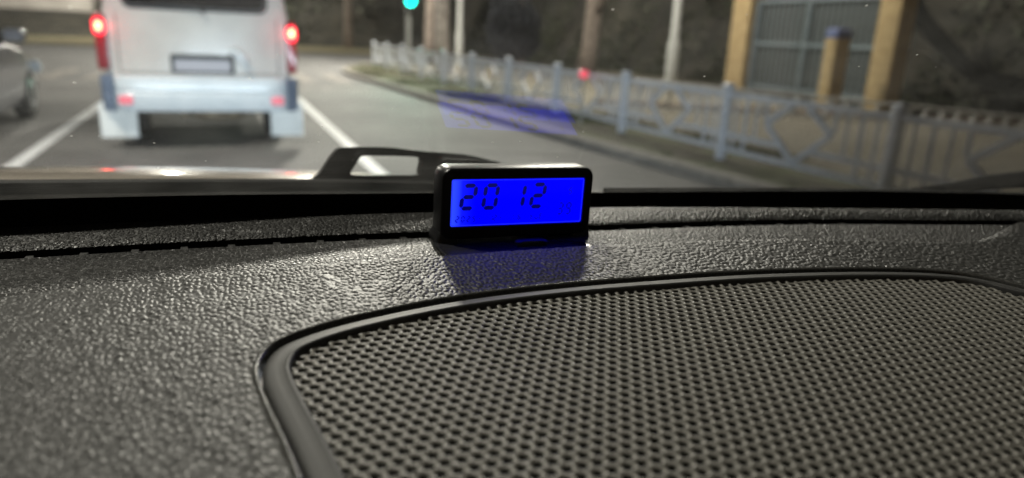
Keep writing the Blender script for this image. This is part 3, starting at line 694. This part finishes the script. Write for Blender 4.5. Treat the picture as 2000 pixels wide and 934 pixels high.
# bumper
bp_prof = [(.02, .735), (-.10, .735), (-.135, .72), (-.145, .66), (-.15, .60), (-.135, .575), (-.15, .555), (-.145, .44), (-.12, .385), (.0, .37)]
bm_ = MB(); xsn = np.linspace(-1, 1, 25)
rows = []
for t in xsn:
    pull = .16*max(0, abs(t)-.86)/.14; rows.append([(t*.80, y+pull*pull*3.0, z) for y, z in bp_prof])
bm_.loft(rows, False, False, closed=False); bmo = bm_.build('bumper', M['bumper'], van, ang=35)
for s in (-1, 1):
    be = MB(); be.loft([[(s*(.80+.0), y+.01, z) for y, z in bp_prof], [(s*.895, y*.55+.05, .37+(z-.37)*.97) for y, z in bp_prof], [(s*.93, .06+y*.1, .38+(z-.37)*.93) for y, z in bp_prof], [(s*.93, .45, .38+(z-.37)*.9) for y, z in bp_prof]], False, False, closed=False)
    be.build('bumper_end', M['bumperend'], bmo, ang=35)
    rf = MB(); rf.loft([[(s*.70+x, -.148, .498+z) for x, z in rrect(.125, .085, .02)], [(s*.70+x*.96, -.158, .498+z*.95) for x, z in rrect(.125, .085, .02)]]); rf.build('reflector', M['reflector'], bmo)
    # tail light cluster on the corner of the body
    tl = MB(); tl.loft([[(s*(HWv+.005)+x*q, y, 1.035+z*q) for x, z in rrect(.10, .52, .03)] for y, q in ((.06, 1), (-.03, 1), (-.045, .9))]); tlo = tl.build('tail_light', M['redlens'], van)
    bl = MB(); bl.loft([[(s*(HWv+.01)+x*q, y, 1.175+z*q) for x, z in rrect(.105, .16, .045)] for y, q in ((.0, 1), (-.045, 1), (-.07, .75))]); bl.build('brake_lens', M['brake'], tlo)
    bc = MB(); bc.loft([[(s*(HWv+.01)+x*q, y, 1.18+z*q) for x, z in rrect(.05, .08, .024)] for y, q in ((-.069, 1), (-.076, .7))]); bc.build('bulb', M['brakecore'], tlo)
    L_ = bpy.data.lights.new('brake_glow', 'POINT'); L_.energy = 1.2; L_.color = (1, .05, .06); L_.shadow_soft_size = .05; lo = bpy.data.objects.new('brake_glow', L_); col.objects.link(lo); lo.parent = van; lo.location = (s*(HWv+.01), -.13, 1.18)
    # mud flap, wheel
    fp = MB(); fp.loft([[(s*.80+x, .02+.03*(z_-.12), z_) for x in (-.165, .165)]+[(s*.80+x, .035+.03*(z_-.12), z_) for x in (.165, -.165)] for z_ in (.11, .2, .3, .45)]); fp.build('mud_flap', M['flap'], van, ang=30)
    whl = MB(); whl.loft([[(s*.70+dx, .85+rr_*math.cos(2*math.pi*k/28), .31+rr_*math.sin(2*math.pi*k/28)) for k in range(28)] for dx, rr_ in ((-.1, .26), (-.095, .30), (-.06, .31), (.06, .31), (.095, .30), (.1, .26))]); who = whl.build('wheel', M['tyre'], van)
ub = MB(); ub.tube([(-.62, .85, .31), (-.2, .85, .31), (-.05, .85, .31), (.1, .85, .31), (.62, .85, .31)], [.045, .05, .13, .05, .045], 12); ub.build('axle', M['rust'], van)
ex = MB(); ex.tube([(-.18, 1.4, .36), (-.18, .35, .36), (-.2, .0, .34)], [.03, .03, .03], 10); ex.tube([(-.18, 1.0, .36), (-.18, .95, .36), (-.18, .45, .36), (-.18, .4, .36)], [.03, .08, .08, .03], 12); ex.build('exhaust', M['rust'], van)
sp_ = MB(); sp_.loft([[(.12+rr_*math.cos(2*math.pi*k/24), .42+rr_*math.sin(2*math.pi*k/24), z_) for k in range(24)] for z_, rr_ in ((.29, .2), (.27, .25), (.3, .29), (.4, .29), (.44, .25))]); sp_.build('spare_wheel', M['rust'], van)
fm = MB()
for x in (-.45, .45): fm.box((x, 1.6, .42), (.07, 3.0, .09))
fm.box((0, .12, .40), (1.3, .08, .07)); fm.build('chassis', M['rust'], van, smooth=False)

# ================================================================== CAR IN THE NEXT LANE
c2 = empty('hatchback_car', (-3.05, 7.3, 0), 0, 'grey car drawn up in the lane beside the white van, only its nose in view', 'car')
HB = .84
def cring2(y, hw, zt, zb, ty=.8, r_=.12):
    return [(-hw*.93, y, zb), (-hw, y, zb+.12), (-hw, y, zb+(zt-zb)*.55), (-hw*.97, y, zt-.06), (-hw*.88, y, zt), (hw*.88, y, zt), (hw*.97, y, zt-.06), (hw, y, zb+(zt-zb)*.55), (hw, y, zb+.12), (hw*.93, y, zb)]
b2 = MB(); b2.loft([cring2(0, HB-.10, .86, .34), cring2(.06, HB-.03, .92, .26), cring2(.35, HB, .95, .2), cring2(2.6, HB, .95, .2), cring2(3.2, HB, .86, .2), cring2(3.9, HB-.04, .74, .24), cring2(4.05, HB-.12, .66, .34)]); b2.build('body', M['silver'], c2, ang=35)
cb = MB(); cb.loft([[(-hw*1, y, .93), (-hw*.84, y+dy, zt-.05), (-hw*.74, y+dy, zt), (hw*.74, y+dy, zt), (hw*.84, y+dy, zt-.05), (hw, y, .93)] for y, dy, hw, zt in ((.10, .22, .74, 1.36), (.16, .25, .77, 1.42), (.9, 0, .80, 1.47), (1.9, 0, .80, 1.44), (2.9, -.7, .78, 1.34))]); cb.build('cabin_glass', M['tint'], c2, ang=35)
rf2 = MB(); rf2.loft([[(-hw, y, z_-.07), (-hw*.92, y, z_), (hw*.92, y, z_), (hw, y, z_-.07)] for y, hw, z_ in ((.33, .64, 1.40), (.5, .67, 1.46), (1.0, .69, 1.49), (1.9, .68, 1.46), (2.2, .66, 1.37))], False, False); rf2.build('roof', M['silver'], c2, ang=35)
for s in (-1, 1):
    MB().loft([[(s*(HB-.07)+x*q, y, .80+z*q) for x, z in rrect(.17, .2, .04)] for y, q in ((.12, 1), (-.0, .95), (-.02, .8))]).build('tail_light', M['redlens'], c2)
    for y in (.72, 3.25):
        wm = MB(); wm.loft([[(s*(HB-.1)+s*dx, y+rr_*math.cos(2*math.pi*k/28), .30+rr_*math.sin(2*math.pi*k/28)) for k in range(28)] for dx, rr_ in ((-.08, .25), (-.07, .29), (.07, .30), (.105, .28), (.11, .20))]); wo = wm.build('wheel', M['tyre'], c2)
        rm = MB(); rm.loft([[(s*(HB-.1)+s*dx, y+rr_*math.cos(2*math.pi*k/20), .30+rr_*math.sin(2*math.pi*k/20)) for k in range(20)] for dx, rr_ in ((.108, .2), (.118, .18), (.105, .06))]); rm.build('rim', M['rim'], wo)
for s in (-1, 1):
    MB().loft([[(s*(HB-.13)+x*q, y, .60+z*q) for x, z in rrect(.30, .15, .05)] for y, q in ((3.86, 1), (4.02, .95), (4.05, .8))]).build('headlamp', M['bumper'], c2)
    MB().loft([[(s*(HB+.10)+x*q, y, 1.02+z*q) for x, z in rrect(.22, .15, .05)] for y, q in ((2.28, .8), (2.32, 1), (2.42, .9), (2.46, .5))]).build('side_mirror', M['silver'], c2)
MB().loft([[(x, y+4.02, .40+z) for x, z in rrect(1.5, .28, .08)] for y in (-.06, .05, .07)]).build('front_bumper', M['silver'], c2)
MB().loft([[(x, y+.02, .42+z) for x, z in rrect(1.5, .3, .08)] for y in (-.07, -.05, .06)]).build('bumper', M['silver'], c2)
MB().loft([[(x, y, .58+z) for x, z in rrect(.5, .11, .01)] for y in (-.078, -.07)]).build('number_plate', M['plate'], c2)

# ================================================================== THE WHITE PEDESTRIAN FENCE
FX = 4.85; fence = empty('pedestrian_fence', (FX, 1.87, .1), 0, 'white pedestrian fence with diamond panels standing along the kerb', 'fence')
ST = 2.033; postm = None
def inst(o, loc, parent):
    c = o.copy(); col.objects.link(c); c.parent = parent; c.location = loc; return c
NP = 12
mb = MB(); mb.loft([[(x*s, y*s, z) for x, y in rrect(.085, .085, .012, 3)] for z, s in ((-.1, 1), (.74, 1), (.75, 1.2), (.775, 1.2), (.79, .7))]); post = mb.build('post', M['fence'], fence, ang=30)
for i in range(1, NP): inst(post, (0, i*ST, 0), fence)
protos = []
def bar(y0, z0, y1, z1, t=.035, d=.025):
    L_ = math.hypot(y1-y0, z1-z0); ny_, nz_ = -(z1-z0)/L_*t/2, (y1-y0)/L_*t/2
    return MB().add([(sx*d/2, y+sn*ny_, z+sn*nz_) for sx in (-1, 1) for y, z, sn in ((y0, z0, 1), (y1, z1, 1), (y1, z1, -1), (y0, z0, -1))], [(0, 1, 2, 3), (7, 6, 5, 4), (0, 4, 5, 1), (1, 5, 6, 2), (2, 6, 7, 3), (3, 7, 4, 0)])
h = ST/2
spec = [('top_rail', (.045, .68, ST-.045, .68, .05, .04)), ('bottom_rail', (.045, .12, ST-.045, .12, .045, .03)),
        ('middle_rail', (.045, .27, h-.22, .27, .045, .024)), ('middle_rail', (h+.22, .27, ST-.045, .27, .045, .024)),
        ('diamond_bar', (h, .14, h-.40, .45, .05, .030)), ('diamond_bar', (h, .14, h+.40, .45, .05, .032)), ('diamond_bar', (h-.40, .45, h-.10, .66, .05, .034)), ('diamond_bar', (h+.40, .45, h+.10, .66, .05, .036)),
        ('baluster', (h-.70, .14, h-.70, .66, .03, .02)), ('baluster', (h+.70, .14, h+.70, .66, .03, .02)), ('baluster', (h-.55, .29, h-.55, .66, .020, .016)), ('baluster', (h+.55, .29, h+.55, .66, .020, .016)), ('baluster', (h-.85, .14, h-.85, .66, .020, .016)), ('baluster', (h+.85, .14, h+.85, .66, .020, .016)), ('baluster', (h-.42, .48, h-.42, .66, .03, .018)), ('baluster', (h+.42, .48, h+.42, .66, .03, .018))]
for nm, a in spec:
    o = bar(*a).build(nm, M['fence'], fence, smooth=False)
    for i in range(1, NP-1): inst(o, (0, i*ST, 0), fence)
# ---- low handrail across the footway
PA = at_z(1165, 207, .11); PB = at_z(2000, 251, .11); PB2 = PB+(PB-PA)*.12
dA = PA-[0, 0, CAM_H]
def top_at(P, px, py):
    d = ray(px, py); t = (P[0]*fw[0]+P[1]*fw[1])/(d[0]*fw[0]+d[1]*fw[1]); return (np.array([0, 0, CAM_H])+d*t)[2]
zA = top_at(PA, 1170, 150); zB = top_at(PB, 2000, 229)
hr = empty('handrail', (PA[0], PA[1], 0), 0, 'low pale metal handrail with slanted bars crossing the footway', 'railing')
q = PB2-PA; nb_ = 30
zt = lambda t: zA+(zB-zA)*t*1.12
MB().tube([(q[0]*t, q[1]*t, zt(t)) for t in np.linspace(0, 1, 12)], .028, 10).build('top_rail', M['rail'], hr)
MB().tube([(q[0]*t, q[1]*t, .15) for t in np.linspace(0, 1, 12)], .02, 8).build('bottom_rail', M['rail'], hr)
for i in range(nb_):
    t = (i+.5)/nb_; t2 = t+.012
    MB().tube([(q[0]*t, q[1]*t, .10), (q[0]*t2, q[1]*t2, zt(t))], .034, 6).build('bar', M['rail'], hr)
# brown kerbing and earth right behind it
q2 = q/np.linalg.norm(q); nrm = np.array([-q2[1], q2[0]])*1.0
if nrm@PA[:2] < 0: nrm = -nrm
bs = empty('low_brown_wall', (PA[0]+nrm[0]*.5, PA[1]+nrm[1]*.5, 0), 0, 'low brown edging wall right behind the slanted handrail', 'wall')
mb = MB(); mb.loft([[(q[0]*t+nrm[0]*a, q[1]*t+nrm[1]*a, z_) for a, z_ in ((0, .05), (0, .17), (.25, .17), (.25, .05))] for t in (0, .5, 1.1)], True, True); mb.build('wall', M['coping'], bs, smooth=False)
# ---- gate between two tan pillars
GXp = 12.2
def gp(px, py): return at_x(px, py, GXp)
ya0, ya1 = gp(1425, 165)[1], gp(1461, 165)[1]; yb0, yb1 = gp(1700, 190)[1], gp(1745, 190)[1]
gate = empty('gate', (GXp, (ya0+yb1)/2, 0), 0, 'blue grey metal gate hung between two tan pillars', 'gate')
gy0 = (ya0+yb1)/2
for y0_, y1_ in ((ya0, ya1), (yb0, yb1)):
    mb = MB(); cy0 = (y0_+y1_)/2-gy0; wd_ = abs(y0_-y1_)*.92
    mb.loft([[(x*s, cy0+y*s, z) for x, y in rrect(.42, wd_, .02, 2)] for z, s in ((0, 1), (3.2, 1), (3.21, 1.15), (3.32, 1.15), (3.45, .4))]); mb.build('pillar', M['pillar'], gate, ang=30)
gt = 2.32; yl, yr = ya1-gy0-.04, yb0-gy0+.04
for y_, w_ in ((yl, .10), (yr, .07), ((yl+yr)/2+.15, .08)):
    MB().box((0, y_, gt/2), (.07, w_, gt)).build('frame_post', M['gate'], gate, smooth=False)
for z_ in (.35, 1.35, gt): MB().box((.003, (yl+yr)/2, z_), (.06, abs(yl-yr), .08)).build('frame_rail', M['gate'], gate, smooth=False)
nb2 = 22
br_ = MB().box((.012, 0, gt/2), (.02, .022, gt-.1)).build('bar', M['gate'], gate, smooth=False); br_.location = (0, yl+(yr-yl)*.5/nb2, 0)
for i in range(1, nb2): inst(br_, (0, yl+(yr-yl)*(i+.5)/nb2, 0), gate)
MB().box((.06, (yl+yr)/2, gt/2+.05), (.012, abs(yl-yr), gt-.2)).build('infill_sheet', M['mesh'], gate, smooth=False)
ip = at_x(1630, 120, GXp-1.0); zt_ = at_x(1634, 55, GXp-1.0)[2]; zm_ = at_x(1634, 75, GXp-1.0)[2]
pm = empty('marker_post', (GXp-1.0, ip[1], 0), 0, 'short tan post with blue cap standing in front of the gate', 'post')
MB().loft([[(x*s, y*s, z) for x, y in rrect(.36, .30, .03, 3)] for z, s in ((.05, 1), (zm_, 1))]).build('shaft', M['pillar'], pm, ang=30)
MB().loft([[(x*s, y*s, z) for x, y in rrect(.38, .32, .03, 3)] for z, s in ((zm_, 1), (zt_-.05, 1), (zt_, .7))]).build('cap', mat('blue_cap', (.10, .12, .26), .5), pm, ang=30)
# ---- dark curving band, built as a thick tube on the bank
pp = [at_x(x, y, 13.6) for x, y in [(1760, -40), (1800, 35), (1850, 95), (1900, 140), (1950, 160), (2010, 170), (2100, 175)]]
pc = catmull(pp, 6)
tag(MB().tube([tuple(p) for p in pc], .17, 12).build('curved_dark_band', M['dark_band']), 'thick dark band curving down the bank behind the gate', 'dark_band')

# ================================================================== TRAFFIC SIGNAL
TS = at_y(797, 60, 20.5); zg = at_y(793, 4, 20.5)[2]
ts = empty('traffic_light', (TS[0], 20.5, .1), 0, 'traffic light showing green on a grey post beyond the fence', 'traffic light')
MB().tube([(0, 0, -.05), (0, 0, 3.6)], .07, 12).build('post', M['concrete'], ts)
hbx = MB(); hbx.loft([[(x*.98, y_, zg-.1+.36+z) for x, z in rrect(.34, 1.06, .05)] for y_ in (-.30, -.28, -.08)]); hs = hbx.build('housing', M['housing'], ts)
for k, m in enumerate(('green', 'dim', 'dim')):
    z_ = zg-.1+.02+k*.34
    ls = MB(); ls.loft([[(r_*math.cos(2*math.pi*i/24), y_, z_+r_*math.sin(2*math.pi*i/24)) for i in range(24)] for y_, r_ in ((-.30, .135), (-.315, .13), (-.325, .08))]); ls.build('lens', M[m], hs)
    vz = MB(); vz.loft([[(r_*math.cos(math.pi*i/14), y_, z_+r_*math.sin(math.pi*i/14)) for i in range(15)] for y_, r_ in ((-.30, .15), (-.46, .15), (-.46, .143), (-.30, .143))], False, False, closed=False); vz.build('visor', M['housing'], hs)
L_ = bpy.data.lights.new('signal_glow', 'SPOT'); L_.energy = 220; L_.color = (0, 1, .62); L_.spot_size = R(110); L_.spot_blend = .7; L_.shadow_soft_size = .12; lo = bpy.data.objects.new('signal_glow', L_); col.objects.link(lo); lo.parent = ts; lo.location = (0, -.36, zg-.08); lo.rotation_euler = (R(88), 0, R(180))
# small red marker lamp on a thin post behind the fence
rp_ = at_x(1140, 145, 4.68)
rl = empty('marker_lamp', (rp_[0], rp_[1], .1), 0, 'small red marker lamp on a thin post beside the white fence', 'lamp')
MB().tube([(0, 0, 0), (0, 0, rp_[2]-.1)], .018, 8).build('post', M['concrete'], rl)
MB().loft([[(r_*math.cos(2*math.pi*i/16), y_, rp_[2]-.1+r_*math.sin(2*math.pi*i/16)) for i in range(16)] for y_, r_ in ((.05, .03), (.02, .06), (-.03, .06), (-.045, .03))]).build('lens', M['redlamp'], rl)

# ================================================================== TREES
def tree(loc, h, r_, lean, m, label, fork=None, cr=2.4, nleaf=2600, seed=1, zc=None):
    g = np.random.default_rng(seed)
    t = empty('tree', loc, 0, label, 'tree', 'trees behind the fence')
    tm = MB(); pts_ = [(lean[0]*k/6+.03*math.sin(k*2+seed), lean[1]*k/6, h*k/6-.1) for k in range(7)]
    tm.tube(pts_, [r_*1.35, r_*1.05, r_, r_*.92, r_*.8, r_*.65, r_*.5], 14)
    tips = [pts_[-1]]
    fk = fork if fork else h*.62
    for k in range(6):
        a = k*2.4+seed; z0_ = fk if (k == 0 and fork) else h*(.6+.06*k); s0 = np.array([lean[0]*z0_/h, lean[1]*z0_/h, z0_-.1])
        ln = 1.6+.5*g.random(); e = s0+np.array([math.cos(a)*ln*.75, math.sin(a)*ln*.75, ln*1.15])
        mid_ = (s0+e)/2+np.array([math.cos(a)*.12, math.sin(a)*.12, -.05]); tm.tube([tuple(s0), tuple(mid_), tuple(e)], [r_*(.7 if k == 0 and fork else .45), r_*.35, r_*.15], 8); tips.append(tuple(e))
    tm.build('trunk', m, t, ang=None)
    C_ = []
    for tp in tips:
        for _ in range(7):
            c_ = np.array(tp)+g.normal(size=3)*np.array([.8, .8, .55])*cr/2.4; C_.append(c_+g.normal(size=(nleaf//49, 3))*.33)
    C_ = np.vstack(C_); quads(C_, g.uniform(.06, .14, len(C_)), 'crown', M['leaf'], t)
    return t
tA = at_y(868, 60, 22); tree((tA[0], 22, .1), 6.2, .20, (-.3, 0), M['palebark'], 'tree with bare pinkish brown trunk beside the grey lamp pole', seed=3)
tB = at_y(1150, 60, 21); tree((tB[0], 21, .1), 6.5, .26, (.5, .2), M['bark'], 'tree with forked grey brown trunk between the two lamp poles', fork=2.0, seed=5)
tC = at_y(838, 60, 29); tree((tC[0], 29, .1), 6.8, .2, (.2, 0), M['bark'], 'tree with dim slender trunk behind the traffic light', seed=8)
tD = at_y(1020, 60, 33); tree((tD[0], 33, .1), 7.5, .28, (.2, .3), M['bark'], 'shaded tree standing behind the dark leafy mass', seed=11)
tE = at_y(680, 60, 47); tree((tE[0], 47, .1), 8.5, .25, (.2, .3), M['bark'], 'far tree on the verge between the van and the traffic light', seed=14, cr=3.2)
# leafy mass added in place of a dark windshield reflection
sD = at_y(1003, 60, 25); sh = empty('reflection_mass', (sD[0], 25, .1), 0, 'dark rounded leafy mass standing in for a dim windshield reflection', 'reflection_mass')
a_ = rng.normal(size=(5200, 3)); a_ /= np.linalg.norm(a_, axis=1)[:, None]; a_ *= (rng.random(5200)**.4)[:, None]*np.array([1.1, 1.0, 1.35]); a_[:, 2] += 1.45
a_ += .12*np.sin(a_[:, [1, 2, 0]]*6)
quads(a_, rng.uniform(.05, .11, 5200), 'foliage', mat('reflection_dark', (.012, .014, .02), .8), sh)
st_ = MB()
for k in range(5): st_.tube([(.06*math.cos(k), .06*math.sin(k), 0), (.35*math.cos(k*1.3), .35*math.sin(k*1.3), 1.3)], [.03, .012], 6)
st_.build('stem', M['bark'], sh)

# ================================================================== FAR BUILDING
b0 = at_y(-60, 10, 62); b1 = at_y(178, 10, 62)
fbx = empty('low_building', ((b0[0]+b1[0])/2, 64, 0), 0, 'long pale building lit up on the far bank across the junction', 'building')
wdt = abs(b1[0]-b0[0]); MB().box((0, 0, 3.7), (wdt, 4, 4.6)).build('wall', M['plaster'], fbx, smooth=False)
MB().add([(-wdt/2-.3, -2.4, 5.98), (wdt/2+.3, -2.4, 5.98), (wdt/2+.3, 2.4, 5.98), (-wdt/2-.3, 2.4, 5.98), (-wdt/2, 0, 7.2), (wdt/2, 0, 7.2)], [(0, 1, 5, 4), (1, 2, 5), (2, 3, 4, 5), (3, 0, 4), (0, 3, 2, 1)]).build('roof', M['roofing'], fbx, smooth=False)
for k in range(4): 
    wno = MB().box((-wdt/2+wdt*(k+.5)/4, -2.0, 4.3), (1.3, .1, 1.2)).build('window', M['tint'], fbx, smooth=False)
